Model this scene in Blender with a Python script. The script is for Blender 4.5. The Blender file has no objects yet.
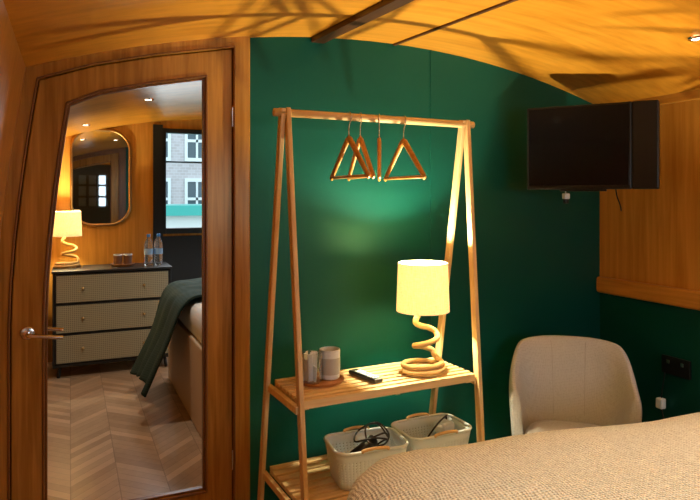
import bpy, math, random
from mathutils import Vector, Matrix, noise
random.seed(7)
scene = bpy.context.scene
scene.view_settings.view_transform = 'Standard'
COL = scene.collection

# ------------------------------------------------------------ materials
def new_mat(name):
    m = bpy.data.materials.new(name); m.use_nodes = True
    nt = m.node_tree
    return m, nt, nt.nodes['Principled BSDF']

def plain(name, col, rough=.5, metal=0, spec=.5, trans=0, emis=None, estr=0, coat=0, bump=0, bscale=200):
    m, nt, b = new_mat(name)
    b.inputs['Base Color'].default_value = (*col, 1)
    b.inputs['Roughness'].default_value = rough
    b.inputs['Metallic'].default_value = metal
    b.inputs['Specular IOR Level'].default_value = spec
    b.inputs['Transmission Weight'].default_value = trans
    b.inputs['Coat Weight'].default_value = coat
    if emis:
        b.inputs['Emission Color'].default_value = (*emis, 1)
        b.inputs['Emission Strength'].default_value = estr
    tc = nt.nodes.new('ShaderNodeTexCoord')
    n = nt.nodes.new('ShaderNodeTexNoise'); n.inputs['Scale'].default_value = bscale
    nt.links.new(tc.outputs['Object'], n.inputs['Vector'])
    if bump:
        bp = nt.nodes.new('ShaderNodeBump'); bp.inputs['Strength'].default_value = bump
        bp.inputs['Distance'].default_value = .002
        nt.links.new(n.outputs['Fac'], bp.inputs['Height'])
        nt.links.new(bp.outputs['Normal'], b.inputs['Normal'])
    return m

def wood(name, c1, c2, axis='z', scale=1.0, rough=.38, coat=.12, spec=.35, tint=(1, 1, 1), dist=1.0):
    m, nt, b = new_mat(name)
    tc = nt.nodes.new('ShaderNodeTexCoord')
    mp = nt.nodes.new('ShaderNodeMapping')
    s = [26*scale]*3
    s['xyz'.index(axis)] = 1.3*scale
    mp.inputs['Scale'].default_value = s
    nt.links.new(tc.outputs['Object'], mp.inputs['Vector'])
    n1 = nt.nodes.new('ShaderNodeTexNoise'); n1.inputs['Scale'].default_value = 1.6
    n1.inputs['Detail'].default_value = 8; n1.inputs['Distortion'].default_value = .6*dist
    nt.links.new(mp.outputs[0], n1.inputs['Vector'])
    mp2 = nt.nodes.new('ShaderNodeMapping')
    s2 = [5*scale]*3; s2['xyz'.index(axis)] = .5*scale
    mp2.inputs['Scale'].default_value = s2
    nt.links.new(tc.outputs['Object'], mp2.inputs['Vector'])
    n2 = nt.nodes.new('ShaderNodeTexNoise'); n2.inputs['Scale'].default_value = 1.2
    n2.inputs['Distortion'].default_value = 1.5*dist
    nt.links.new(mp2.outputs[0], n2.inputs['Vector'])
    mx = nt.nodes.new('ShaderNodeMath'); mx.operation = 'MULTIPLY_ADD'
    mx.inputs[1].default_value = .6
    ml = nt.nodes.new('ShaderNodeMath'); ml.operation = 'MULTIPLY'; ml.inputs[1].default_value = .4
    nt.links.new(n2.outputs['Fac'], ml.inputs[0])
    nt.links.new(n1.outputs['Fac'], mx.inputs[0]); nt.links.new(ml.outputs[0], mx.inputs[2])
    cr = nt.nodes.new('ShaderNodeValToRGB')
    cr.color_ramp.elements[0].position = .34; cr.color_ramp.elements[0].color = (*c1, 1)
    cr.color_ramp.elements[1].position = .64; cr.color_ramp.elements[1].color = (*c2, 1)
    nt.links.new(mx.outputs[0], cr.inputs[0])
    nt.links.new(cr.outputs[0], b.inputs['Base Color'])
    b.inputs['Roughness'].default_value = rough
    b.inputs['Specular IOR Level'].default_value = spec
    b.inputs['Specular Tint'].default_value = (*tint, 1)
    b.inputs['Coat Weight'].default_value = coat; b.inputs['Coat Roughness'].default_value = .25
    bp = nt.nodes.new('ShaderNodeBump'); bp.inputs['Strength'].default_value = .15
    bp.inputs['Distance'].default_value = .001
    nt.links.new(n1.outputs['Fac'], bp.inputs['Height']); nt.links.new(bp.outputs[0], b.inputs['Normal'])
    return m

def M(nt, op, a=None, b=None, c=None):
    n = nt.nodes.new('ShaderNodeMath'); n.operation = op
    for i, v in enumerate((a, b, c)):
        if v is None: continue
        if isinstance(v, (int, float)): n.inputs[i].default_value = v
        else: nt.links.new(v, n.inputs[i])
    return n.outputs[0]

def floor_mat():
    m, nt, b = new_mat('chevron_oak')
    tc = nt.nodes.new('ShaderNodeTexCoord')
    sp = nt.nodes.new('ShaderNodeSeparateXYZ'); nt.links.new(tc.outputs['Object'], sp.inputs[0])
    bw, pw = .42, .068
    xs = M(nt, 'DIVIDE', sp.outputs[0], bw)
    tri = M(nt, 'MULTIPLY', M(nt, 'ABSOLUTE', M(nt, 'SUBTRACT', M(nt, 'FRACT', xs), .5)), bw)
    q = M(nt, 'DIVIDE', M(nt, 'ADD', sp.outputs[1], tri), pw)
    half = M(nt, 'MULTIPLY', xs, 2)
    pid = M(nt, 'ADD', M(nt, 'FLOOR', q), M(nt, 'MULTIPLY', M(nt, 'FLOOR', half), 17.3))
    wn = nt.nodes.new('ShaderNodeTexWhiteNoise'); wn.noise_dimensions = '1D'
    nt.links.new(pid, wn.inputs['W'])
    no = nt.nodes.new('ShaderNodeTexNoise'); no.inputs['Scale'].default_value = 25
    no.inputs['Detail'].default_value = 6
    nt.links.new(tc.outputs['Object'], no.inputs['Vector'])
    f = M(nt, 'MULTIPLY_ADD', no.outputs['Fac'], .35, M(nt, 'MULTIPLY', wn.outputs['Value'], .65))
    cr = nt.nodes.new('ShaderNodeValToRGB')
    cr.color_ramp.elements[0].position = .1; cr.color_ramp.elements[0].color = (.34, .22, .13, 1)
    cr.color_ramp.elements[1].position = .9; cr.color_ramp.elements[1].color = (.62, .44, .29, 1)
    nt.links.new(f, cr.inputs[0])
    e1 = M(nt, 'LESS_THAN', M(nt, 'FRACT', q), .05)
    e2 = M(nt, 'LESS_THAN', M(nt, 'FRACT', half), .02)
    e = M(nt, 'MULTIPLY', M(nt, 'MAXIMUM', e1, e2), .5)
    mix = nt.nodes.new('ShaderNodeMix'); mix.data_type = 'RGBA'
    nt.links.new(e, mix.inputs['Factor']); nt.links.new(cr.outputs[0], mix.inputs['A'])
    mix.inputs['B'].default_value = (.12, .07, .04, 1)
    nt.links.new(mix.outputs['Result'], b.inputs['Base Color'])
    b.inputs['Roughness'].default_value = .3
    return m

def weave_mat(name, c1, c2, fx=350., fy=350., fz=350., bump=.8, dist=.004, rough=.9, diag=False, warp=.01):
    m, nt, b = new_mat(name)
    tc = nt.nodes.new('ShaderNodeTexCoord')
    no = nt.nodes.new('ShaderNodeTexNoise'); no.inputs['Scale'].default_value = 18
    nt.links.new(tc.outputs['Object'], no.inputs['Vector'])
    sp = nt.nodes.new('ShaderNodeSeparateXYZ'); nt.links.new(tc.outputs['Object'], sp.inputs[0])
    X = M(nt, 'MULTIPLY_ADD', no.outputs['Fac'], warp, sp.outputs[0])
    Y = M(nt, 'MULTIPLY_ADD', no.outputs['Fac'], warp, sp.outputs[1])
    if diag:
        X, Y = M(nt, 'ADD', X, Y), M(nt, 'SUBTRACT', X, Y)
    h = M(nt, 'MULTIPLY', M(nt, 'SINE', M(nt, 'MULTIPLY', X, fx)), M(nt, 'SINE', M(nt, 'MULTIPLY', Y, fy)))
    if fz:
        h = M(nt, 'ADD', h, M(nt, 'SINE', M(nt, 'MULTIPLY', sp.outputs[2], fz)))
        h = M(nt, 'MULTIPLY', h, .5)
    h2 = M(nt, 'MULTIPLY_ADD', h, .5, .5)
    n2 = nt.nodes.new('ShaderNodeTexNoise'); n2.inputs['Scale'].default_value = 130
    nt.links.new(tc.outputs['Object'], n2.inputs['Vector'])
    h3 = M(nt, 'MULTIPLY_ADD', n2.outputs['Fac'], .8, M(nt, 'MULTIPLY', h2, .6))
    cr = nt.nodes.new('ShaderNodeValToRGB')
    cr.color_ramp.elements[0].position = .30; cr.color_ramp.elements[0].color = (*c1, 1)
    cr.color_ramp.elements[1].position = .78; cr.color_ramp.elements[1].color = (*c2, 1)
    nt.links.new(h3, cr.inputs[0]); nt.links.new(cr.outputs[0], b.inputs['Base Color'])
    bp = nt.nodes.new('ShaderNodeBump'); bp.inputs['Strength'].default_value = bump
    bp.inputs['Distance'].default_value = dist
    nt.links.new(h3, bp.inputs['Height']); nt.links.new(bp.outputs[0], b.inputs['Normal'])
    b.inputs['Roughness'].default_value = rough; b.inputs['Specular IOR Level'].default_value = .15
    return m

def cane_mat():
    m, nt, b = new_mat('cane_webbing')
    tc = nt.nodes.new('ShaderNodeTexCoord')
    sp = nt.nodes.new('ShaderNodeSeparateXYZ'); nt.links.new(tc.outputs['Object'], sp.inputs[0])
    fx = M(nt, 'ABSOLUTE', M(nt, 'SINE', M(nt, 'MULTIPLY', sp.outputs[0], 220)))
    fz = M(nt, 'ABSOLUTE', M(nt, 'SINE', M(nt, 'MULTIPLY', sp.outputs[2], 220)))
    h = M(nt, 'MULTIPLY', fx, fz)
    cr = nt.nodes.new('ShaderNodeValToRGB')
    cr.color_ramp.elements[0].position = .30; cr.color_ramp.elements[0].color = (.47, .45, .31, 1)
    cr.color_ramp.elements[1].position = .9; cr.color_ramp.elements[1].color = (.22, .21, .145, 1)
    nt.links.new(h, cr.inputs[0]); nt.links.new(cr.outputs[0], b.inputs['Base Color'])
    b.inputs['Roughness'].default_value = .6
    return m

def shade_mat():
    m, nt, b = new_mat('linen_lampshade')
    tc = nt.nodes.new('ShaderNodeTexCoord')
    mp = nt.nodes.new('ShaderNodeMapping'); mp.inputs['Scale'].default_value = (50, 50, 320)
    nt.links.new(tc.outputs['Object'], mp.inputs['Vector'])
    n = nt.nodes.new('ShaderNodeTexNoise'); n.inputs['Scale'].default_value = 1
    nt.links.new(mp.outputs[0], n.inputs['Vector'])
    mp2 = nt.nodes.new('ShaderNodeMapping'); mp2.inputs['Scale'].default_value = (320, 320, 30)
    nt.links.new(tc.outputs['Object'], mp2.inputs['Vector'])
    n2 = nt.nodes.new('ShaderNodeTexNoise'); n2.inputs['Scale'].default_value = 1
    nt.links.new(mp2.outputs[0], n2.inputs['Vector'])
    f = M(nt, 'MULTIPLY', M(nt, 'ADD', n.outputs['Fac'], n2.outputs['Fac']), .5)
    cr = nt.nodes.new('ShaderNodeValToRGB')
    cr.color_ramp.elements[0].position = .34; cr.color_ramp.elements[0].color = (.90, .72, .42, 1)
    cr.color_ramp.elements[1].position = .60; cr.color_ramp.elements[1].color = (1, .90, .64, 1)
    nt.links.new(f, cr.inputs[0])
    nt.links.new(cr.outputs[0], b.inputs['Base Color'])
    nt.links.new(cr.outputs[0], b.inputs['Emission Color'])
    b.inputs['Emission Strength'].default_value = .22
    b.inputs['Roughness'].default_value = .9
    tr = nt.nodes.new('ShaderNodeBsdfTranslucent'); nt.links.new(cr.outputs[0], tr.inputs['Color'])
    mx = nt.nodes.new('ShaderNodeMixShader'); mx.inputs[0].default_value = .13
    out = nt.nodes['Material Output']
    nt.links.new(b.outputs[0], mx.inputs[1]); nt.links.new(tr.outputs[0], mx.inputs[2])
    nt.links.new(mx.outputs[0], out.inputs['Surface'])
    return m

def green_mat():
    m, nt, b = new_mat('emerald_painted_panel')
    tc = nt.nodes.new('ShaderNodeTexCoord')
    n = nt.nodes.new('ShaderNodeTexNoise'); n.inputs['Scale'].default_value = 3
    nt.links.new(tc.outputs['Object'], n.inputs['Vector'])
    cr = nt.nodes.new('ShaderNodeValToRGB')
    cr.color_ramp.elements[0].color = (.0010, .044, .036, 1)
    cr.color_ramp.elements[1].color = (.0016, .057, .046, 1)
    nt.links.new(n.outputs['Fac'], cr.inputs[0]); nt.links.new(cr.outputs[0], b.inputs['Base Color'])
    b.inputs['Roughness'].default_value = .42
    b.inputs['Specular IOR Level'].default_value = .5
    b.inputs['Specular Tint'].default_value = (.35, 1, .68, 1)
    return m

def brick_mat():
    m, nt, b = new_mat('brick_facade')
    tc = nt.nodes.new('ShaderNodeTexCoord')
    mp = nt.nodes.new('ShaderNodeMapping'); mp.inputs['Rotation'].default_value = (math.pi/2, 0, 0)
    nt.links.new(tc.outputs['Object'], mp.inputs['Vector'])
    br = nt.nodes.new('ShaderNodeTexBrick'); br.inputs['Scale'].default_value = 3
    br.inputs['Color1'].default_value = (.46, .42, .42, 1); br.inputs['Color2'].default_value = (.54, .51, .52, 1)
    br.inputs['Mortar'].default_value = (.58, .58, .6, 1)
    nt.links.new(mp.outputs[0], br.inputs['Vector']); nt.links.new(br.outputs[0], b.inputs['Base Color'])
    return m

OT = (1, .75, .42)
m_wall = wood('varnished_oak_wall', (.44, .19, .024), (.66, .335, .065), 'z', .9, rough=.28, spec=.5, tint=OT, dist=.8)
m_ceil = wood('varnished_oak_ceiling', (.52, .215, .018), (.74, .35, .040), 'x', .75, rough=.30, coat=0, spec=.4, tint=(1, .55, .15), dist=.3)
m_door = wood('door_oak', (.26, .115, .017), (.50, .25, .048), 'z', 1.5, rough=.24, coat=.05, spec=.5, tint=OT, dist=.6)
m_dark = wood('dark_trim_wood', (.05, .016, .006), (.12, .042, .014), 'y', 1.3)
m_mould = wood('dark_moulding_wood', (.12, .045, .008), (.25, .105, .020), 'z', 1.3)
m_rail = wood('rail_oak', (.42, .18, .022), (.62, .30, .05), 'y', 1.2, rough=.28)
m_pineZ = wood('bamboo_upright', (.60, .40, .17), (.82, .60, .31), 'z', 1.6, rough=.5, coat=.1)
m_pineX = wood('bamboo_slat', (.62, .42, .18), (.84, .62, .32), 'x', 1.6, rough=.5, coat=.1)
m_hang = wood('hanger_wood', (.40, .17, .025), (.58, .28, .06), 'y', 2, rough=.35)
m_divan = plain('beige_divan', (.62, .48, .34), .6, bump=.1)
m_green = green_mat()
m_floor = floor_mat()
m_black = plain('black_satin', (.006, .006, .007), .35)
m_drk = plain('dark_painted_wood', (.014, .014, .013), .45)
m_tv = plain('black_tv_casing', (.004, .004, .005), .35, spec=.25)
m_screen = plain('black_screen', (.002, .003, .004), .08, spec=.18)
m_pane = plain('dark_window_pane', (.06, .10, .12), .12)
m_blackfr = plain('black_window_frame', (.01, .014, .016), .4)
m_pane_cover = plain('blue_grey_pane_cover', (.10, .15, .20), .6)
m_steel = plain('brushed_steel', (.75, .74, .73), .2, metal=1)
m_brass = plain('warm_brass', (.6, .42, .2), .3, metal=1)
m_gilt = plain('dull_gilt_frame', (.42, .26, .10), .4, metal=1)
m_white = plain('white_plastic', (.80, .93, 1.0), .4)
m_grey = plain('pale_grey_plastic', (.76, .90, 1.0), .45)
m_rope = plain('jute_rope', (.56, .36, .14), .9, bump=.6, bscale=350)
m_shade = shade_mat()
m_bulb = plain('warm_bulb', (1, .8, .5), .5, emis=(1, .85, .6), estr=8)
m_blanket = weave_mat('cream_woven_blanket', (.48, .46, .34), (.94, .96, .80), 330, 330, 0, bump=1.0, dist=.007, diag=True, warp=.02)
m_chair = weave_mat('oatmeal_tweed', (.42, .44, .44), (.57, .60, .61), 900, 900, 900, bump=.2, dist=.001)
m_seam = plain('grey_seam_thread', (.38, .39, .39), .9)
m_throw = weave_mat('dark_green_throw', (.016, .036, .030), (.034, .062, .054), 700, 700, 500, bump=.3, dist=.001)
m_sheet = plain('white_sheet', (.78, .84, .90), .8, bump=.1, bscale=30)
m_cane = cane_mat()
m_mirror = plain('mirror_glass', (.80, .84, .86), .02, metal=1)
m_glass = plain('clear_glass', (.95, .98, .98), .03, trans=.95)
m_water = plain('bottle_plastic', (.94, .98, 1), .04, trans=.9)
m_cap = plain('blue_cap', (.05, .25, .65), .4)
m_label = plain('blue_label', (.35, .58, .85), .5)
m_cup = plain('brown_stoneware', (.20, .09, .04), .35, bump=.3, bscale=90)
m_palecup = plain('pale_stoneware', (.74, .82, .88), .4)
m_darkband = plain('grey_band_glaze', (.46, .49, .50), .4)
m_tray = wood('tray_wood', (.30, .12, .03), (.48, .22, .07), 'x', 2)
m_paper = plain('white_paper', (.85, .93, 1), .7, bump=1, bscale=60)
m_brick = brick_mat()
m_waterc = plain('canal_water', (.05, .12, .1), .1, bump=.5, bscale=6)
m_boat = plain('white_boat_paint', (.72, .80, .80), .3)
m_teal = plain('turquoise_boat_paint', (.06, .44, .40), .3)
m_lens = plain('downlight_lens', (1, .9, .75), .3, emis=(1, .82, .55), estr=12)
m_leaf = plain('dried_leaf', (.25, .2, .08), .7)

# ------------------------------------------------------------ builders
def mk(name, verts, faces, mat, parent=None, smooth=False, loc=None):
    me = bpy.data.meshes.new(name)
    me.from_pydata([tuple(v) for v in verts], [], faces); me.update()
    if mat: me.materials.append(mat)
    o = bpy.data.objects.new(name, me); COL.objects.link(o)
    if parent: o.parent = parent
    if loc: o.location = loc
    if smooth:
        for p in me.polygons: p.use_smooth = True
    return o

def fixn(o):
    import bmesh
    bm = bmesh.new(); bm.from_mesh(o.data)
    bmesh.ops.recalc_face_normals(bm, faces=bm.faces); bm.to_mesh(o.data); bm.free()
    return o

def bev(o, w=.003, s=2):
    md = o.modifiers.new('bevel', 'BEVEL'); md.width = w; md.segments = s; md.limit_method = 'ANGLE'
    return o

def thing(name, label, cat, loc=(0, 0, 0), rz=0, group=None):
    e = bpy.data.objects.new(name, None); e.empty_display_size = .05
    COL.objects.link(e); e.location = loc; e.rotation_euler = (0, 0, rz)
    e['label'] = label; e['category'] = cat
    if group: e['group'] = group
    return e

def tag(o, label, cat, group=None):
    o['label'] = label; o['category'] = cat
    if group: o['group'] = group
    return o

def struct(o, label=None):
    o['kind'] = 'structure'
    if label: o['label'] = label
    return o

def boxdata(lo, hi):
    x0, y0, z0 = lo; x1, y1, z1 = hi
    v = [(x0,y0,z0),(x1,y0,z0),(x1,y1,z0),(x0,y1,z0),(x0,y0,z1),(x1,y0,z1),(x1,y1,z1),(x0,y1,z1)]
    f = [(0,3,2,1),(4,5,6,7),(0,1,5,4),(1,2,6,5),(2,3,7,6),(3,0,4,7)]
    return v, f

def join(parts):
    V, F = [], []
    for v, f in parts:
        n = len(V); V += list(v); F += [tuple(i+n for i in q) for q in f]
    return V, F

def box(name, lo, hi, mat, parent=None, b=.003):
    o = mk(name, *boxdata(lo, hi), mat, parent)
    if b: bev(o, b)
    return o

def beamdata(p0, p1, w, d, ref=(1, 0, 0)):
    p0, p1 = Vector(p0), Vector(p1)
    t = (p1-p0).normalized(); a = (Vector(ref) - t*Vector(ref).dot(t)).normalized(); c = t.cross(a)
    V = []
    for p in (p0, p1):
        for sx, sy in ((-1,-1),(1,-1),(1,1),(-1,1)):
            V.append(p + a*sx*w/2 + c*sy*d/2)
    F = [(0,3,2,1),(4,5,6,7),(0,1,5,4),(1,2,6,5),(2,3,7,6),(3,0,4,7)]
    return V, F

def catmull(P, n=8, closed=False):
    P = [Vector(p) for p in P]; out = []
    N = len(P)
    rng = range(N if closed else N-1)
    for i in rng:
        g = lambda k: P[k % N] if closed else P[max(0, min(N-1, k))]
        a, b, c, d = g(i-1), g(i), g(i+1), g(i+2)
        for j in range(n):
            t = j/n
            out.append(.5*((2*b)+(-a+c)*t+(2*a-5*b+4*c-d)*t*t+(-a+3*b-3*c+d)*t**3))
    if not closed: out.append(P[-1])
    return out

def sweepdata(P, r, sides=10, closed=False, twist=0, lobes=0, amp=0, flat=1.0, ref=None, taper=None):
    P = [Vector(p) for p in P]; N = len(P)
    T = []
    for i in range(N):
        a = P[(i-1) % N] if (closed or i > 0) else P[0]
        b = P[(i+1) % N] if (closed or i < N-1) else P[-1]
        T.append((b-a).normalized())
    up = Vector(ref) if ref else (Vector((0,0,1)) if abs(T[0].z) < .9 else Vector((1,0,0)))
    nrm = (up - T[0]*up.dot(T[0])).normalized()
    V, F = [], []; s = 0
    for i in range(N):
        if i: s += (P[i]-P[i-1]).length
        if ref: nrm = (up - T[i]*up.dot(T[i])).normalized()
        else: nrm = (nrm - T[i]*nrm.dot(T[i])).normalized()
        bn = T[i].cross(nrm)
        for k in range(sides):
            ph = 2*math.pi*k/sides
            rr = r*(taper(i/(N-1)) if taper else 1)
            if lobes: rr *= 1+amp*abs(math.cos(lobes*.5*(ph-twist*s)))
            V.append(P[i] + nrm*math.cos(ph)*rr*flat + bn*math.sin(ph)*rr)
    for i in range(N if closed else N-1):
        for k in range(sides):
            a = i*sides+k; b = i*sides+(k+1) % sides
            j = (i+1) % N
            F.append((a, b, j*sides+(k+1) % sides, j*sides+k))
    if not closed:
        F.append(tuple(range(sides))[::-1]); F.append(tuple((N-1)*sides+k for k in range(sides)))
    return V, F

def tube(name, P, r, mat, parent=None, **kw):
    return fixn(mk(name, *sweepdata(P, r, **kw), mat, parent, smooth=True))

def lathedata(prof, n=32, c=(0, 0, 0), cap=True):
    V, F = [], []
    for r, z in prof:
        for k in range(n):
            a = 2*math.pi*k/n
            V.append((c[0]+r*math.cos(a), c[1]+r*math.sin(a), c[2]+z))
    for i in range(len(prof)-1):
        for k in range(n):
            F.append((i*n+k, i*n+(k+1) % n, (i+1)*n+(k+1) % n, (i+1)*n+k))
    if cap:
        F.append(tuple(range(n))[::-1]); F.append(tuple((len(prof)-1)*n+k for k in range(n)))
    return V, F

def lathe(name, prof, mat, parent=None, c=(0, 0, 0), n=32, cap=True):
    o = mk(name, *lathedata(prof, n, c, cap), mat, parent, smooth=True)
    fixn(o)
    md = o.modifiers.new('es', 'EDGE_SPLIT'); md.split_angle = math.radians(40)
    return o

def polyprism(name, pts, y0, y1, mat, parent=None, b=0):
    n = len(pts)
    V = [(x, y0, z) for x, z in pts] + [(x, y1, z) for x, z in pts]
    F = [tuple(range(n)), tuple(range(n, 2*n))[::-1]]
    for i in range(n):
        j = (i+1) % n; F.append((i, n+i, n+j, j))
    o = fixn(mk(name, V, F, mat, parent))
    if b: bev(o, b)
    return o

def stripprism(name, A, B, y0, y1, mat, parent=None, closed=False, b=.003):
    n = len(A); V = []
    for y in (y0, y1):
        for p in A: V.append((p[0], y, p[1]))
        for p in B: V.append((p[0], y, p[1]))
    F = []
    for i in range(n if closed else n-1):
        j = (i+1) % n
        F += [(i, j, n+j, n+i), (2*n+i, 3*n+i, 3*n+j, 2*n+j), (i, 2*n+i, 2*n+j, j), (n+i, n+j, 3*n+j, 3*n+i)]
    if not closed:
        F += [(0, n, 3*n, 2*n), (n-1, 3*n-1, 4*n-1, 2*n-1)]
    o = fixn(mk(name, V, F, mat, parent))
    if b: bev(o, b)
    return o

def copy_thing(src, loc, rz=None, label=None):
    def rec(o, par):
        c = o.copy(); COL.objects.link(c)
        if par: c.parent = par
        for ch in list(o.children): rec(ch, c)
        return c
    n = rec(src, None); n.location = loc
    if rz is not None: n.rotation_euler = (0, 0, rz)
    if label: n['label'] = label
    return n

# ------------------------------------------------------------ room shell
XL, XR, XC = -.24, 2.61, 1.27
YA, YB = -4.2, 3.15
def zc(x): return 2.055 - .215*((x-XC)/1.34)**2
def lean(z): return .078*(max(0, (z-.9))/.8)**1.6
ZLEDGE = .885

struct(box('floor', (XL-.1, YA, -.06), (XR+.1, YB+.1, 0), m_floor, b=0), 'pale oak chevron plank floor')
n = 28; V = []
xs = [-.20 + (XR+.06+.20)*i/n for i in range(n+1)]
A = [(x, zc(x)) for x in xs]; B = [(x, zc(x)+.05) for x in xs]
o = stripprism('ceiling', A, B, YA, YB+.1, m_ceil, b=0); struct(o, 'arched varnished oak ceiling')
lz = [0, .9, 1.05, 1.2, 1.35, 1.5, 1.65, 1.8, 1.9]
A = [(XL+lean(z), z) for z in lz]
B = [(XL-.05+lean(z), z) for z in lz]
struct(stripprism('wall_left', A, B, YA, YB+.1, m_wall, b=0), 'varnished oak hull side panelling')
struct(box('wall_right', (XR, YA, ZLEDGE), (XR+.05, YB+.1, 1.9), m_wall, b=0), 'varnished oak hull side panelling')
struct(box('wall_right_lower', (XR+.002, YA, 0), (XR+.05, .02, ZLEDGE), m_green, b=0), 'dark green painted lower side panel')
struct(box('trim_1', (XR-.030, YA, .842), (XR+.004, 0, .928), m_rail, b=.012), 'bevelled oak dado rail')
struct(box('trim_2', (XR-.012, YA, 1.80), (XR+.004, 0, 1.85), m_rail, b=.006), 'thin oak cornice strip')
XW = XR+.04
xs = [.672 + (XW-.672)*i/20 for i in range(21)]
pts = [(.672, 0), (XW, 0)] + [(x, zc(x)+.01) for x in reversed(xs)]
struct(polyprism('wall_back', pts, 0, .05, m_green), 'emerald green painted bulkhead')
struct(box('trim_3', (1.541, -.004, 0), (1.549, .002, zc(1.545)), m_green, b=.0015), 'green painted panel joint strip')
WX0, WX1, WZ0, WZ1 = .71, 1.42, 1.03, 1.96
parts = [boxdata((XL, YB, 0), (WX0, YB+.05, 2.08)), boxdata((WX1, YB, 0), (XR, YB+.05, 2.08)),
         boxdata((WX0, YB, 0), (WX1, YB+.05, WZ0)), boxdata((WX0, YB, WZ1), (WX1, YB+.05, 2.08))]
struct(mk('wall_far', *join(parts), m_wall), 'varnished oak far bulkhead')
AX0, AX1 = 1.0, 2.4
SX0, SX1, SZ0, SZ1 = .12, .66, 1.15, 1.80
parts = [boxdata((XL, YA-.05, 0), (SX0, YA, 2.08)), boxdata((SX1, YA-.05, 0), (AX0, YA, 2.08)), boxdata((AX1, YA-.05, 0), (XR, YA, 2.08)),
         boxdata((SX0, YA-.05, 0), (SX1, YA, SZ0)), boxdata((SX0, YA-.05, SZ1), (SX1, YA, 2.08)),
         boxdata((AX0, YA-.05, 0), (AX1, YA, .9)), boxdata((AX0, YA-.05, 1.8), (AX1, YA, 2.08))]
struct(mk('wall_front', *join(parts), m_wall), 'varnished oak bulkhead')
struct(mk('window_2', *join([
    boxdata((AX0, YA-.05, .9), (AX0+.06, YA, 1.8)), boxdata((AX1-.06, YA-.05, .9), (AX1, YA, 1.8)),
    boxdata((AX0+.06, YA-.05, .9), (AX1-.06, YA, .96)), boxdata((AX0+.06, YA-.05, 1.74), (AX1-.06, YA, 1.8)), boxdata((1.68, YA-.04, .96), (1.72, YA, 1.74))]), m_blackfr), 'black framed window')
bars = [boxdata((SX0-.30, YA, SZ0-.5), (SX0+.03, YA+.03, SZ1+.18)), boxdata((SX1-.03, YA, SZ0-.5), (SX1+.30, YA+.03, SZ1+.18)),
    boxdata((SX0+.03, YA, SZ0-.5), (SX1-.03, YA+.03, SZ0+.03)), boxdata((SX0+.03, YA, SZ1-.03), (SX1-.03, YA+.03, SZ1+.18))]
for x in (.28, .46): bars.append(boxdata((x, YA, SZ0), (x+.05, YA+.025, SZ1)))
for z in (1.34, 1.56): bars.append(boxdata((SX0, YA, z), (SX1, YA+.025, z+.04)))
w3 = struct(mk('window_3', *join(bars), m_blackfr), 'small multi-pane window in an added black surround that darkens the mirror')  # wide black surround added to darken what the wall mirror reflects
mk('added_pane_cover', *boxdata((SX0, YA-.012, SZ0), (.47, YA-.004, SZ1)), m_pane_cover, w3)  # cover added over most panes so they look dimmer in the mirror
def batten(name, x0, w_, h, lab):
    V, F = [], []
    ys = [0, -.7, -1.4, -2.1, -2.8, -3.5, YA]
    for y in ys:
        x = x0 - .10*y; z = zc(x)
        V += [(x-w_/2, y, z+.004), (x+w_/2, y, z+.004), (x+w_/2, y, z-h), (x-w_/2, y, z-h)]
    for i in range(len(ys)-1):
        for k in range(4): F.append((i*4+k, i*4+(k+1) % 4, (i+1)*4+(k+1) % 4, (i+1)*4+k))
    F += [(0, 1, 2, 3), tuple(4*(len(ys)-1)+k for k in range(4))[::-1]]
    struct(bev(fixn(mk(name, V, F, m_dark)), .003), lab)
batten('trim_4', .975, .060, .024, 'dark wood ceiling batten')
batten('trim_5', 1.35, .016, .008, 'thin dark ceiling joint strip')

# door frame + door leaf
def dz(x): return zc(x) - .045
LZS = [.9, 1.05, 1.2, 1.35, 1.5, 1.63]
def door_outline(x0, zb, ztop_left, tops, x1):
    return [(x0, zb)] + [(x0+lean(z), z) for z in LZS] + [(x0+lean(ztop_left), ztop_left)] + tops + [(x1, zb)]
def off(P, d):
    out = []
    n_ = len(P)
    for i, p in enumerate(P):
        a = P[(i-1) % n_]; b = P[(i+1) % n_]
        def nrm(p, q):
            dx, dz_ = q[0]-p[0], q[1]-p[1]; l = math.hypot(dx, dz_) or 1
            return (-dz_/l, dx/l)
        n1, n2 = nrm(a, p), nrm(p, b)
        m_ = (n1[0]+n2[0], n1[1]+n2[1]); l = math.hypot(*m_) or 1
        k = 1/max(.5, (m_[0]*n1[0]+m_[1]*n1[1])/l)
        out.append((p[0]+m_[0]/l*d*k, p[1]+m_[1]/l*d*k))
    return out
DOc = door_outline(-.19, .012, 1.775, [(.08, dz(.08)), (.3, dz(.3)), (.60, dz(.60))], .60)
FO = door_outline(-.262, 0, 1.84, [(.08, zc(.08)+.02), (.3, zc(.3)+.02), (.672, zc(.672)+.02)], .672)
GI = door_outline(-.083, .183, 1.695, [(.1, 1.745), (.28, 1.79), (.492, 1.832)], .492)
DOg = off(DOc, .003); DOg[0] = (-.193, 0); DOg[-1] = (.603, 0)
struct(stripprism('trim_6', DOg, FO, -.022, .06, m_door, b=.005), 'oak door frame')
DOm = off(DOc, .010); DOm[0] = (-.200, 0); DOm[-1] = (.610, 0)
struct(stripprism('trim_8', DOg, DOm, -.028, -.020, m_mould, b=.003), 'dark moulding around the door opening')
DOs = off(DOc, -.012); DOs[0] = (-.178, 0); DOs[-1] = (.588, 0)
struct(stripprism('trim_9', DOs, FO, .036, .075, m_mould, b=0), 'dark wood door stop')
door = stripprism('door_1', DOc, GI, -.008, .034, m_door, closed=True, b=.004)
struct(door, 'glazed oak cabin door with slanted top')
stripprism('glazing_bead', GI, off(GI, -.008), 0, .026, m_mould, parent=door, closed=True, b=.002)
stripprism('moulding', off(GI, .009), GI, -.014, -.004, m_mould, parent=door, closed=True, b=.003)
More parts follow.
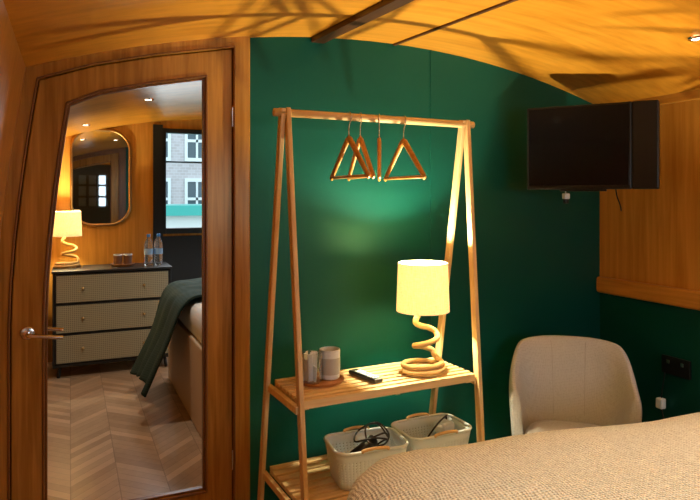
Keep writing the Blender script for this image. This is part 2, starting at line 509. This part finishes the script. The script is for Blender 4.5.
box('hinge', (.597, -.016, 1.64), (.607, -.006, 1.72), m_steel, door, .001)
box('hinge', (.597, -.016, .25), (.607, -.006, .33), m_steel, door, .001)
for side, yy in ((-1, -.008), (1, .034)):
    rose = lathedata([(.0, 0), (.024, 0), (.024, .008), (.020, .010), (0, .010)], 28, cap=False)
    Rm = Matrix.Rotation(math.radians(90 if side < 0 else -90), 4, 'X')
    V = [Rm @ Vector(v) + Vector((-.138, yy, .87)) for v in rose[0]]
    P = catmull([(-.138, yy, .87), (-.138, yy+side*.03, .87), (-.132, yy+side*.048, .868), (-.10, yy+side*.052, .864), (-.06, yy+side*.052, .858), (-.022, yy+side*.050, .853)], 6)
    sw = sweepdata(P, .0072, sides=12)
    h = fixn(mk('door_handle', *join([(V, rose[1]), sw]), m_steel, door, smooth=True)); h['label'] = 'brushed steel lever handle'

# far window
w = struct(mk('window_1', *join([
    boxdata((WX0, YB-.02, WZ0), (WX0+.06, YB+.05, WZ1)), boxdata((WX1-.07, YB-.02, WZ0), (WX1, YB+.05, WZ1)),
    boxdata((WX0+.06, YB-.02, WZ0), (WX1-.07, YB+.05, WZ0+.05)), boxdata((WX0+.06, YB-.02, WZ1-.04), (WX1-.07, YB+.05, WZ1))]), m_blackfr), 'black framed cabin window'); bev(w, .004)
box('mullion', (WX0+.06, YB, 1.66), (WX1-.07, YB+.03, 1.672), m_blackfr, w, .002)
struct(mk('trim_7', *join([boxdata((WX0-.05, YB-.03, 0), (WX0+.03, YB, zc(WX0)-.03)),
                            boxdata((WX0+.03, YB-.02, 0), (WX1, YB, WZ0-.02))]), m_blackfr), 'black painted panel under window')

# ------------------------------------------------------------ garment rack
rack = thing('clothes_rack', 'pale bamboo A-frame clothes rack with two slatted shelves', 'clothes rack', (1.112, -.34, 0), math.radians(2.5))
RX0, RX1, RZ = -.404, .400, 1.665
yr, yf = .27, -.205
def legy(z, foot): return foot*(1-(z/RZ))
for sx, fx in ((RX0, (RX0, RX0)), (RX1, (.335, .385))):
    for k, foot in enumerate((yf, yr)):
        of_ = .0095 if k == 0 else -.0095
        V, F = beamdata((fx[k]+of_, foot, 0), (sx+of_, 0, RZ+.012), .018, .032)
        bev(mk('leg', V, F, m_pineZ, rack), .003)
P = [(RX0-.042, 0, RZ-.005), (RX1+.044, 0, RZ-.005)]
tube('hanging_rod', P, .0145, m_pineX, rack, sides=20)
SHZ = .292
def shelf(z, xr):
    y0, y1 = legy(z, yf)-.010, legy(z, yr)+.006
    parts = []
    for sx in (RX0+.034, xr-.03, 0):
        parts.append(boxdata((sx-.010, y0+.012, z-.034), (sx+.010, y1-.012, z-.0135)))
    ns = 8; wd = (y1-y0)/ns
    for i in range(ns):
        ya = y0+i*wd+.007; yb = y0+(i+1)*wd-.007
        if i in (0, ns-1): parts.append(boxdata((RX0+.020, ya, z-.03), (xr, yb, z)))
        else: parts.append(boxdata((RX0+.012, ya, z-.0135), (xr+.006, yb, z)))
    o = mk('shelf', *join(parts), m_pineX, rack); bev(o, .002); return o
shelf(.65, .355); shelf(SHZ, .34)
for z in (.62, SHZ-.03):
    bev(mk('side_rail', *boxdata((RX0-.009, legy(z, yf), z-.013), (RX0+.009, legy(z, yr), z+.013)), m_pineX, rack), .002)
    f = 1-z/RZ
    xa = RX1+(.335-RX1)*f; xb = RX1+(.385-RX1)*f
    V, F = beamdata((xa, legy(z, yf), z), (xb, legy(z, yr), z), .018, .026)
    bev(mk('side_rail', V, F, m_pineX, rack), .002)

# ------------------------------------------------------------ hangers
def make_hanger(loc, rz, label):
    e = thing('coat_hanger', label, 'coat hanger', loc, rz, 'wooden hangers on the rack rod')
    hook = [(0, .0185*math.cos(math.radians(a)), .0185*math.sin(math.radians(a))) for a in range(-50, 181, 15)]
    hook += [(0, -.016, -.015), (0, -.004, -.030), (0, 0, -.045), (0, 0, -.085)]
    tube('hook', hook, .0022, m_steel, e, sides=8)
    W = .162
    sh = []
    for i in range(-12, 13):
        t = abs(i)/12
        sh.append((0, W*i/12, -.076 - .156*(t if t > .12 else (t*t/.24+.06))))
    tube('shoulder_bar', sh, .0135, m_hang, e, sides=10, flat=.55, ref=(1, 0, 0), taper=lambda t: 1.12-.5*abs(t-.5))
    tube('trouser_bar', [(0, -W+.005, -.228), (0, W-.005, -.228)], .006, m_hang, e, sides=10)
    return e
RODY = -.34
hz = 1.660
h1 = make_hanger((.968, RODY-.006, hz), math.radians(2), 'varnished wooden coat hanger hanging from the rack rod')
copy_thing(h1, (1.016, RODY-.005, hz), math.radians(-8))
copy_thing(h1, (1.10, RODY-.001, hz), math.radians(-27), 'varnished wooden coat hanger turned nearly edge-on on the rod')
copy_thing(h1, (1.212, RODY+.005, hz), math.radians(0))

# ------------------------------------------------------------ lamp
def make_lamp(loc, rz, label):
    e = thing('table_lamp', label, 'table lamp', loc, rz, 'rope table lamps')
    P = []
    for i in range(0, 37):
        a = 2*math.pi*i/24 + math.pi
        r = .088 - .012*i/36
        P.append(Vector((r*math.cos(a), r*.9*math.sin(a), .012 + .019*(i/24))))
    end = P[-1]
    tail = [end, (.076, .030, .052), (.070, .045, .072), (.030, .050, .088), (-.020, .030, .100), (-.030, -.010, .112), (.010, -.030, .122), (.056, -.018, .134), (.064, .006, .154), (.036, .012, .172), (-.006, .006, .184), (-.034, .0, .202), (-.024, .0, .228), (0, 0, .268)]
    T = catmull(tail, 9)[1:]
    tube('rope_base', P + T, .0098, m_rope, e, sides=18, lobes=3, amp=.22, twist=190)
    lathe('bulb_socket', [(.013, .255), (.016, .26), (.016, .285), (.011, .29)], m_brass, e, n=20)
    lathe('light_bulb', [(.008, .29), (.018, .30), (.022, .318), (.018, .334), (.003, .342)], m_bulb, e, n=20)
    z0, z1, r0, r1 = .246, .440, .107, .100
    lathe('lamp_shade', [(r0, z0), (r1, z1), (r1-.003, z1), (r0-.003, z0), (r0, z0)], m_shade, e, n=48, cap=False)
    return e
LX, LY, LZ = 1.295, -.345, .651
lamp = make_lamp((LX, LY, LZ), 0, 'lit rope-base table lamp with cream drum shade on the rack shelf')
lamp2 = copy_thing(lamp, (-.02, 2.86, .801), 0, 'lit rope-base table lamp with cream drum shade on the cane dresser')

def point(loc, e, col, r=.03, name='lamp_light'):
    l = bpy.data.lights.new(name, 'POINT'); l.energy = e; l.color = col; l.shadow_soft_size = r
    o = bpy.data.objects.new(name, l); COL.objects.link(o); o.location = loc; return o
WARM = (1, .86, .56)
point((LX, LY, LZ+.368), 60, WARM, .02)
point((-.02, 2.86, .801+.368), 30, WARM, .02)

# ------------------------------------------------------------ things on the rack shelf
tz = .651
tray = tag(lathe('wooden_tray', [(0, 0), (.078, 0), (.086, .004), (.090, .014), (.086, .014), (.080, .006), (0, .006)], m_tray, cap=False), 'small round wooden tray under the cups on the rack shelf', 'tray')
tray.location = (.870, -.30, tz)
e = thing('glass_jar', 'clear glass tumbler filled with white sachets on wooden tray', 'glass', (.828, -.312, tz+.007))
lathe('glass', [(.034, 0), (.039, .004), (.040, .112), (.0375, .112), (.0365, .006), (0, .005)], m_glass, e, cap=False)
parts = []
for i in range(18):
    a = i*2.4; rr = .006+.021*((i*7) % 5)/4; x, y = rr*math.cos(a), rr*math.sin(a)
    parts.append(beamdata((x*.8, y*.8, .010), (x*1.2, y*1.2, .090+.028*math.sin(i*2.1)), .022, .004, (math.cos(a*1.7), math.sin(a*1.7), 0)))
mk('sachets', *join(parts), m_paper, e)
e = thing('stoneware_cup', 'pale stoneware cup with grey band on wooden tray', 'cup', (.912, -.290, tz+.007))
lathe('cup', [(.033, 0), (.038, .005), (.040, .112), (.037, .113), (.035, .01), (0, .008)], m_palecup, e, cap=False)
lathe('band', [(.0393, .020), (.0405, .082)], m_darkband, e, cap=False)

r = thing('remote_control', 'black television remote control lying on the rack shelf', 'remote control', (1.045, -.33, tz), math.radians(12))
box('remote_body', (-.022, -.085, .001), (.022, .085, .018), m_black, r, .006)
parts = []
for i in range(8):
    for j in range(3):
        parts.append(boxdata((-.014+j*.011, -.068+i*.016, .018), (-.007+j*.011, -.060+i*.016, .0198)))
mk('buttons', *join(parts), m_grey, r)

# ------------------------------------------------------------ baskets
def make_basket(loc, rz, label, W=.285, D=.20, H=.14):
    e = thing('storage_basket', label, 'basket', loc, rz, 'storage baskets on the lower shelf')
    def outline(w, d, r, n=8):
        pts = []
        for cx, cy, a0 in ((w/2-r, d/2-r, 0), (-w/2+r, d/2-r, 90), (-w/2+r, -d/2+r, 180), (w/2-r, -d/2+r, 270)):
            for i in range(n+1):
                a = math.radians(a0+90*i/n); pts.append((cx+r*math.cos(a), cy+r*math.sin(a)))
        L = [0]
        for i in range(len(pts)):
            p, q = pts[i], pts[(i+1) % len(pts)]; L.append(L[-1]+math.dist(p, q))
        out = []; N = 240
        for k in range(N):
            s = L[-1]*k/N
            i = max(j for j in range(len(pts)) if L[j] <= s)
            p, q = pts[i], pts[(i+1) % len(pts)]; f = (s-L[i])/max(1e-9, L[i+1]-L[i])
            out.append((p[0]+(q[0]-p[0])*f, p[1]+(q[1]-p[1])*f))
        return out
    zs = [0.002, .026]
    while zs[-1] < .104: zs += [zs[-1]+.0030, zs[-1]+.0105]
    zs.append(H)
    V, F = [], []; N = 240
    for z in zs:
        f = .85+.15*z/H
        V += [(x, y, z) for x, y in outline(W*f, D*f, .04)]
    m_ = len(zs)
    for i in range(m_-1):
        for k in range(N):
            if i % 2 == 1 and i < m_-2 and (k % 4 == 0): continue
            F.append((i*N+k, i*N+(k+1) % N, (i+1)*N+(k+1) % N, (i+1)*N+k))
    F.append(tuple(range(N))[::-1])
    o = mk('basket_body', V, F, m_grey, e, smooth=True)
    md = o.modifiers.new('s', 'SOLIDIFY'); md.thickness = .0018
    rim = [(x, y, H) for x, y in outline(W, D, .045)]
    tube('rim', rim, .0055, m_white, e, sides=8, closed=True)
    for s in (-1, 1):
        hp = catmull([(-.05, s*(D/2), H), (-.045, s*(D/2+.006), H+.008), (0, s*(D/2+.008), H+.012), (.045, s*(D/2+.006), H+.008), (.05, s*(D/2), H)], 5)
        tube('handle', hp, .006, m_pineX, e, sides=8)
    return e
BZ = SHZ+.001
bk1 = make_basket((1.020, -.385, BZ), math.radians(-5), 'pale grey perforated basket holding a black hair dryer on lower shelf')
bk2 = copy_thing(bk1, (1.325, -.36, BZ), math.radians(2), 'pale grey perforated basket with small white items on lower shelf')
hd = thing('hair_dryer', 'black hair dryer with tangled cable resting inside the basket', 'hair dryer', (1.015, -.385, BZ+.061), math.radians(20))
tube('barrel', [(-.05, .0, .03), (-.01, 0, .045), (.05, 0, .07)], .028, m_black, hd, sides=20, taper=lambda t: 1-.25*t)
tube('grip', [(-.03, 0, .04), (-.02, .02, .0), (-.01, .03, -.04)], .015, m_black, hd, sides=14)
tube('power_cable', catmull([(-.01, .03, -.04), (.05, .05, .0), (.10, .0, .05), (.07, -.05, .08), (.0, -.04, .10), (-.05, .0, .09), (.02, .05, .10), (.10, .03, .115), (.115, -.02, .08), (.04, -.06, .07), (-.02, -.04, .09), (.03, .02, .12), (.12, .04, .10), (.13, .0, .06), (.09, -.02, .09), (.02, -.01, .085)], 8), .0035, m_black, hd, sides=8)
pk = thing('travel_adapter', 'small white plastic adapter with cable inside the basket', 'adapter', (1.395, -.34, BZ+.045), math.radians(20))
box('adapter_body', (-.04, -.02, 0), (.03, .02, .05), m_white, pk, .008)
box('adapter_pouch', (-.03, -.03, .05), (.045, .03, .095), m_white, pk, .014)
tube('cable', catmull([(.03, 0, .03), (.06, .03, .09), (.02, .0, .115), (-.06, -.02, .11), (-.10, 0, .06)], 8), .0035, m_black, pk, sides=8)

# ------------------------------------------------------------ television
tvx, tvy = (1.975+2.305)/2, (-.166-.615)/2
ang = math.atan2(-.615+.166, 2.305-1.975)
tv = thing('television', 'black flat screen television on a wall bracket near the ceiling corner', 'television', (tvx, tvy, 1.39), ang)
L = .56
box('cabinet', (-L/2, 0, 0), (L/2-.105, .055, .385), m_tv, tv, .006)
box('side_casing', (L/2-.105, -.002, .0), (L/2+.002, .08, .385), m_tv, tv, .006)
box('screen', (-L/2+.010, -.0015, .018), (L/2-.115, .002, .375), m_screen, tv, .001)
box('stand_strip', (-.13, .010, -.009), (.07, .03, .0), m_tv, tv, .002)
box('back_housing', (-.17, .055, .05), (.17, .10, .32), m_tv, tv, .01)
br = Matrix.Rotation(-ang, 4, 'Z')
wp = br @ (Vector((XR-.006, -.22, .18)) - Vector((tvx, tvy, 0)))
mk('wall_bracket', *join([beamdata((.03, .09, .18), wp, .04, .02, (0, 0, 1))]), m_tv, tv)
tube('cable', catmull([(.10, .08, .05), (.10, .12, -.02), (.11, .17, -.07), (.11, .22, -.10)], 7), .003, m_black, tv, sides=8)
pl = thing('power_plug', 'small white plug hanging on a cable below the television', 'plug', (2.24, -.14, 1.345))
box('plug_body', (-.016, -.012, 0), (.016, .012, .028), m_white, pl, .004)
box('plug_cap', (-.012, -.010, -.022), (.012, .010, 0), m_black, pl, .004)
tube('cable', catmull([(0, 0, .028), (-.01, -.01, .04), (.0, -.04, .06)], 6), .003, m_white, pl, sides=8)

# socket on lower side wall
so = thing('wall_socket', 'black double electrical socket on dark green side wall', 'socket', (XR-.001, -.47, .555))
box('socket_plate', (-.012, -.075, -.043), (.0, .075, .043), m_black, so, .003)
for c in (-.037, .037):
    box('switch', (-.016, c-.008, .008), (-.0118, c+.008, .026), m_steel, so, .001)
sp_ = thing('phone_charger', 'white plug with dangling cable beneath the wall socket', 'plug', (XR-.02, -.40, .36))
box('charger_body', (-.02, -.018, -.02), (.012, .018, .03), m_white, sp_, .006)
tube('cable', catmull([(0, 0, .03), (-.006, -.01, .08), (.0, -.02, .155)], 6), .003, m_black, sp_, sides=8)
tube('lead', catmull([(0, 0, -.02), (-.02, -.03, -.08), (-.02, -.02, -.20), (.0, .02, -.33)], 6), .003, m_black, sp_, sides=8)

# ------------------------------------------------------------ chair
ch = thing('armchair', 'oatmeal tweed tub chair beside the bed and the green wall', 'chair', (2.035, -.40, 0), math.radians(-38))
def chair_top(th):
    a = abs(th)
    k = max(0, min(1, (a-.80)/(1.75-.80))); k = k*k*(3-2*k)
    return .680 - .022*a*a - .13*k
def chair_pt(th, f, inner):
    z = .24 + (chair_top(th)-.24)*f
    flare = (z-.24)/.43
    rx = .262+.030*flare; ry = .225+.035*flare
    t = .05 if inner else 0
    if f > .9 and inner: t = .05 - .016*((f-.9)/.1)
    if f > .9 and not inner: t = .016*((f-.9)/.1)
    s, c = math.sin(th), math.cos(th)
    e = .76
    return ((abs(s)**e)*(1 if s >= 0 else -1)*(rx-t), (abs(c)**e)*(1 if c >= 0 else -1)*(ry-t), z)
def chair_shell():
    nt_, V, F = 48, [], []
    rows_in = [0, .2, .4, .6, .8, .93, .985]
    prof = [(f, False) for f in rows_in] + [(1.0, False), (1.0, True)] + [(f, True) for f in reversed(rows_in)]
    for i in range(nt_+1):
        th = -1.75 + 3.5*i/nt_
        for f, inn in prof:
            x, y, z = chair_pt(th, f, inn)
            if f == 1.0: z += .008
            V.append((x, y, z))
    m_ = len(prof)
    for i in range(nt_):
        for k in range(m_):
            a, b = i*m_+k, i*m_+(k+1) % m_
            F.append((a, b, b+m_, a+m_))
    F.append(tuple(range(m_))); F.append(tuple(nt_*m_+k for k in range(m_))[::-1])
    return V, F
o = fixn(mk('backrest', *chair_shell(), m_chair, ch, smooth=True))
md = o.modifiers.new('sub', 'SUBSURF'); md.levels = 1; md.render_levels = 2
for th in (-.22, .22):
    tube('seam', [chair_pt(th, f, True) for f in (.2, .4, .6, .8, .9, .97)], .0008, m_seam, ch, sides=6)
V, F = [], []
prof = [(.92, .17), (1.0, .20), (1.02, .25), (1.0, .285), (.93, .303), (.7, .312), (.3, .315)]
N = 40
for s, z in prof:
    for k in range(N):
        a = 2*math.pi*k/N; c, s_ = math.cos(a), math.sin(a)
        V.append(((abs(c)**.7)*math.copysign(1, c)*.208*s, (abs(s_)**.7)*math.copysign(1, s_)*.22*s-.04, z))
for i in range(len(prof)-1):
    for k in range(N): F.append((i*N+k, i*N+(k+1) % N, (i+1)*N+(k+1) % N, (i+1)*N+k))
F.append(tuple(range(N))[::-1]); F.append(tuple((len(prof)-1)*N+k for k in range(N)))
fixn(mk('seat', V, F, m_chair, ch, smooth=True))
for sx in (-1, 1):
    for sy in (-1, 1):
        tube('leg', [(sx*.14, sy*.14, .21), (sx*.18, sy*.18, .0)], .016, m_black, ch, sides=12, taper=lambda t: 1-.4*t)

# ------------------------------------------------------------ bed
def rr_outline(w, d, r, n=14):
    pts = []
    for cx, cy, a0 in ((w/2-r, d/2-r, 0), (-w/2+r, d/2-r, 90), (-w/2+r, -d/2+r, 180), (w/2-r, -d/2+r, 270)):
        for i in range(n+1):
            a = math.radians(a0+90*i/n); pts.append((cx+r*math.cos(a), cy+r*math.sin(a)))
    return pts
def blanket_data(W, D, R, rings, namp=.006, seed=0):
    V, F = [], []; N = None
    for ins, z in rings:
        pts = rr_outline(W-2*ins, D-2*ins, max(.03, R-ins*.6), 14)
        dense = []
        for i in range(len(pts)):
            p, q = pts[i], pts[(i+1) % len(pts)]
            k = 16 if (i+1) % 15 == 0 else 1
            for j in range(k): dense.append((p[0]+(q[0]-p[0])*j/k, p[1]+(q[1]-p[1])*j/k))
        N = len(dense)
        for x, y in dense:
            nz = noise.noise(Vector((x*4+seed, y*4, z*3)))*namp*2
            fo = noise.noise(Vector((x*9, y*9+seed, 0)))*.02*max(0, (.5-z)/.4)
            l = math.hypot(x, y) or 1
            V.append((x*(1+fo/l), y*(1+fo/l), z+(nz if z > .3 else 0)))
    for i in range(len(rings)-1):
        for k in range(N): F.append((i*N+k, i*N+(k+1) % N, (i+1)*N+(k+1) % N, (i+1)*N+k))
    F.append(tuple((len(rings)-1)*N+k for k in range(N)))
    return V, F
bw_, bl_ = 1.72, 1.9
al = math.radians(-8)
ex = Vector((math.cos(al), math.sin(al), 0)); ey = Vector((-math.sin(al), math.cos(al), 0))
corner = Vector((.67, -.775, 0))
cen = corner + ex*bw_/2 - ey*bl_/2
bed = thing('bed', 'double bed covered with a cream chunky woven blanket', 'bed', cen, al)
box('bed_base', (-bw_/2+.12, -bl_/2+.12, .001), (bw_/2-.12, bl_/2-.12, .32), m_divan, bed, .02)
box('mattress', (-bw_/2+.09, -bl_/2+.09, .32), (bw_/2-.09, bl_/2-.09, .56), m_sheet, bed, .05)
rings = [(.0, .10), (.0, .2), (.0, .3), (.003, .44), (.008, .51), (.022, .555), (.05, .588), (.09, .608), (.15, .622), (.24, .631), (.36, .637), (.5, .641), (.62, .643), (.74, .644)]
o = mk('blanket', *blanket_data(bw_, bl_, .30, rings), m_blanket, bed, smooth=True)

# ------------------------------------------------------------ second cabin
dr = thing('dresser', 'dark dresser with three woven cane drawers against the far wood wall', 'chest of drawers', (.31, 2.60, 0))
DW, DD = .86, .40
parts = [boxdata((-DW/2, 0, .08), (-DW/2+.016, DD, .782)), boxdata((DW/2-.016, 0, .08), (DW/2, DD, .782)),
         boxdata((-DW/2-.006, -.008, .782), (DW/2+.006, DD, .80)), boxdata((-DW/2+.016, .004, .08), (DW/2-.016, DD, .10)),
         boxdata((-DW/2+.016, DD-.01, .10), (DW/2-.016, DD, .782))]
bev(mk('body', *join(parts), m_drk, dr), .002)
for sx in (-1, 1):
    for yy in (.03, DD-.05):
        tube('leg', [(sx*(DW/2-.05), yy, .08), (sx*(DW/2-.04), yy, .0)], .012, m_drk, dr, sides=10)
hgt = (.778-.102)/3
for i in range(3):
    z0 = .102+i*hgt
    d = mk('drawer', *join([boxdata((-DW/2+.019, .0, z0+.003), (DW/2-.019, .30, z0+hgt-.003))]), m_drk, dr); bev(d, .002)
    mk('cane_front', *boxdata((-DW/2+.028, -.003, z0+.012), (DW/2-.028, .002, z0+hgt-.012)), m_cane, d)
    for sx in (-.22, .22):
        V, F = lathedata([(0, 0), (.010, 0), (.011, .008), (.007, .018), (0, .020)], 16, cap=False)
        Rm = Matrix.Rotation(math.radians(90), 4, 'X')
        fixn(mk('knob', [Rm @ Vector(v) + Vector((sx, -.003, z0+hgt/2)) for v in V], F, m_brass, d, smooth=True))
mi = thing('wall_mirror', 'rounded rectangular mirror in thin gilt frame on wood wall', 'mirror', (.24, YB-.002, 1.52))
pts = rr_outline(.46, .80, .17, 12)
n_ = len(pts)
mk('mirror_glass', [(x, -.012, z) for x, z in pts], [tuple(range(n_))], m_mirror, mi)
tube('frame', [(x, -.014, z) for x, z in pts], .012, m_gilt, mi, sides=10, closed=True)
bt = thing('water_bottle', 'clear plastic water bottle with blue label on the dresser', 'water bottle', (.585, 2.80, .8012), 0, 'water bottles on the dresser')
lathe('bottle_body', [(.028, 0), (.035, .006), (.035, .06), (.033, .07), (.035, .08), (.035, .16), (.027, .195), (.013, .22), (.013, .23)], m_water, bt, n=20)
lathe('bottle_label', [(.0355, .085), (.0355, .130)], m_label, bt, n=20, cap=False)
lathe('cap', [(.015, .228), (.015, .248), (.013, .25)], m_cap, bt, n=16)
copy_thing(bt, (.665, 2.82, .8012))
t2 = tag(lathe('serving_tray', [(0, 0), (.08, 0), (.095, .02), (.092, .022), (.078, .006), (0, .006)], m_tray, cap=False), 'round wooden tray with cups on the dresser', 'tray')
t2.location = (.385, 2.80, .8012)
c2 = thing('tea_cup', 'small brown cup on the dresser tray', 'cup', (.35, 2.80, .808), 0, 'cups on the dresser tray')
lathe('cup', [(.025, 0), (.032, .005), (.034, .085), (.030, .086), (.028, .008), (0, .007)], m_cup, c2, cap=False, n=20)
lathe('cup_rim', [(.0345, .078), (.0345, .088), (.030, .088)], m_paper, c2, cap=False, n=20)
copy_thing(c2, (.425, 2.80, .808))
b2 = thing('bed', 'bed with white sheets and flat beige base in the next cabin', 'bed', (1.46, 1.50, 0))
box('bed_base', (-.79, -1.04, .001), (.79, .80, .50), m_divan, b2, .008)
o = mk('mattress', *blanket_data(1.58, 1.82, .08, [(.03, .50), (.012, .52), (.008, .62), (.015, .665), (.04, .69), (.10, .70), (.3, .705), (.6, .706)], .004, 3), m_sheet, b2, smooth=True)
o.location = (0, -.11, 0)
V, F = [], []; nv = 40
path = catmull([(1.75, 0, .735), (1.3, 0, .735), (.85, 0, .735), (.72, 0, .73), (.645, 0, .685), (.60, 0, .60), (.55, 0, .45), (.485, 0, .30), (.43, 0, .17)], 6)
nu = len(path)-1
for i, p in enumerate(path):
    hang = max(0, (.70-p.z)/.55)
    for j in range(nv+1):
        v = j/nv
        y = 1.42 + .80*v - .10*hang*(1-v) + .03*hang
        w_ = math.sin(v*24+1.0)*.030*hang + math.sin(v*11)*.03*hang
        V.append((p.x - w_, y, p.z + .012*noise.noise(Vector((p.x*6, v*7, 1))) + .04*hang*math.sin(v*6)))
for i in range(nu):
    for j in range(nv): F.append((i*(nv+1)+j, i*(nv+1)+j+1, (i+1)*(nv+1)+j+1, (i+1)*(nv+1)+j))
th = mk('throw_blanket', V, F, m_throw, None, smooth=True)
md = th.modifiers.new('s', 'SOLIDIFY'); md.thickness = .012; md.offset = 0
tag(th, 'dark green throw draped over the side of the bed', 'blanket')

# ------------------------------------------------------------ outside
struct(box('ground_1', (-6, YB+.6, -.9), (14, 30, -.6), m_waterc, b=0), 'canal water outside the window')
bd = thing('building', 'pale brick canalside building with white sash windows', 'building', (3.5, 16, -.6))
box('facade', (-7, 0, 0), (7, 1, 9), m_brick, bd, 0)
for i in range(11):
    for j in range(3):
        x = -5.6+i*1.1; z = 1.9+j*1.7
        p = [boxdata((x-.35, -.06, z-.6), (x+.35, 0, z-.5)), boxdata((x-.35, -.06, z+.5), (x+.35, 0, z+.6)), boxdata((x-.35, -.06, z-.5), (x-.27, 0, z+.5)),
             boxdata((x+.27, -.06, z-.5), (x+.35, 0, z+.5)), boxdata((x-.27, -.05, z-.04), (x+.27, 0, z+.04)), boxdata((x-.03, -.05, z-.5), (x+.03, 0, z+.5))]
        wf = mk('window', *join(p), m_boat, bd)
        mk('pane', *boxdata((x-.27, -.02, z-.5), (x+.27, -.005, z+.5)), m_pane, wf)
bo = thing('narrowboat', 'white and turquoise boat moored outside the window', 'boat', (2.4, 7.0, -.62))
def boatpoly(x0, x1, y0, y1, z0, z1, bow):
    V = [(x0+bow*.5, y0+.2, z0), (x1-bow, y0+.2, z0), (x1-bow*.4, (y0+y1)/2, z0), (x1-bow, y1-.2, z0), (x0+bow*.5, y1-.2, z0),
         (x0, y0, z1), (x1-bow, y0, z1), (x1, (y0+y1)/2, z1+.1), (x1-bow, y1, z1), (x0, y1, z1)]
    F = [(4,3,2,1,0), (5,6,7,8,9)] + [(i, (i+1) % 5, 5+(i+1) % 5, 5+i) for i in range(5)]
    return V, F
fixn(mk('hull', *boatpoly(-5, 5, -1, 1, 0, .9, 1.4), m_teal, bo))
mk('cabin', *boxdata((-4, -.8, .9), (3.0, .8, 1.72)), m_boat, bo)
mk('cabin_roof', *boxdata((-4.1, -.9, 1.72), (3.1, .9, 1.86)), m_teal, bo)
for x in (-3.4, -2.2, -1, .2, 1.4):
    mk('window', *boxdata((x, -.82, 1.2), (x+.6, -.80, 1.5)), m_pane, bo)

# ------------------------------------------------------------ downlights
def spot(loc, rot, e, size, col=(1, .93, .80), soft=.03, name='downlight_lamp', blend=.8):
    l = bpy.data.lights.new(name, 'SPOT'); l.energy = e; l.color = col
    l.spot_size = math.radians(size); l.spot_blend = blend; l.shadow_soft_size = soft
    o = bpy.data.objects.new(name, l); COL.objects.link(o); o.location = loc; o.rotation_euler = rot
def downlight(x, y, e, size=120):
    z = zc(x)
    d = thing('downlight', 'small round recessed ceiling spotlight', 'ceiling light', (x, y, z-.001), 0, 'recessed ceiling spotlights')
    lathe('bezel', [(.022, -.004), (.034, -.004), (.036, .002), (.022, .002), (.022, -.004)], m_steel, d, n=24, cap=False)
    lathe('lens', [(0, -.002), (.022, -.002)], m_lens, d, n=20, cap=False)
    spot((x, y, z-.02), (0, 0, 0), e, size)
downlight(2.17, -.9, 7, 70)
downlight(.3, -1.1, 8, 80)
downlight(1.45, -1.75, 46, 88)  # added downlight out of view, brightens the bed
downlight(.4, -2.9, 9, 100)
downlight(.45, 1.6, 26)
downlight(.1, 2.5, 9)
downlight(1.9, 1.6, 16)

# added out of view: uplighters, shelf and grasses that cast ceiling leaf shadows
spot((2.35, -1.62, 1.12), (math.radians(180), 0, 0), 76, 150, (1, .82, .50), .032, 'added_uplight', .35)  # added light without a fitting, washes the ceiling past the blades
ws = thing('added_wall_shelf', 'small oak wall shelf added out of view to carry the grasses', 'shelf', (XR-.002, -1.46, 1.02))
box('board', (-.20, -.24, 0), (0, .14, .02), m_rail, ws, .003)
vs = thing('added_grass_vase', 'vase of long dried grass blades added out of view to shadow the ceiling', 'vase', (2.50, -1.42, 1.041))  # unseen shadow caster for the ceiling streaks
lathe('vase', [(.03, 0), (.045, .03), (.04, .10), (.022, .15), (.025, .17)], m_cup, vs, n=24)
random.seed(5)
for i in range(13):
    a = math.radians(86 + 104*i/12 + random.uniform(-4, 4))
    dx, dy = math.cos(a), math.sin(a)
    sx_, sy_ = -dy, dx
    cv = random.uniform(-.08, .08)
    reach = min(.75, .90*.966/(1.42*dy-dx))*random.uniform(.7, 1); top = random.uniform(.34, .54)
    P = catmull([(0, 0, .15), (dx*reach*.12, dy*reach*.12, .15+top*.5), (dx*reach*.45+sx_*cv, dy*reach*.45+sy_*cv, .10+top), (dx*reach*.75+sx_*cv*.8, dy*reach*.75+sy_*cv*.8, .10+top*1.06), (dx*reach, dy*reach, .06+top)], 6)
    tube('shadow_grass_blade', P, .025, m_leaf, vs, sides=6, flat=.2, ref=(0, 0, 1), taper=lambda t: .2+1.3*math.sin(math.pi*min(1, t*.9+.1)))
spot((.0, -2.95, 1.25), (math.radians(180), 0, 0), 14, 150, (1, .82, .50), .02, 'added_uplight', .3)  # second added light without a fitting, brightens the left of the ceiling

def area(loc, rot, sx, sy, e, col):
    l = bpy.data.lights.new('window_daylight', 'AREA'); l.shape = 'RECTANGLE'; l.size = sx; l.size_y = sy; l.energy = e; l.color = col
    l.spread = math.radians(130)
    o = bpy.data.objects.new('window_daylight', l); COL.objects.link(o); o.location = loc; o.rotation_euler = rot
area((1.7, YA+.02, 1.35), (math.radians(62), 0, 0), 1.3, .8, 8, (.88, .95, 1))
area((1.06, YB-.06, 1.5), (math.radians(-50), 0, 0), .6, .7, 6, (.9, .95, 1))

# world
w = bpy.data.worlds.new('world'); scene.world = w; w.use_nodes = True
bg = w.node_tree.nodes['Background']; bg.inputs[0].default_value = (.74, .90, 1, 1); bg.inputs[1].default_value = 2.2

# camera
cam = bpy.data.cameras.new('camera'); co = bpy.data.objects.new('camera', cam); COL.objects.link(co)
co.location = (0, -2.5, 1.355); co.rotation_euler = (math.radians(90), 0, math.radians(-24.3))
cam.sensor_width = 36; cam.lens = 36*620/700; cam.shift_y = -53/700; cam.clip_start = .02
scene.camera = co
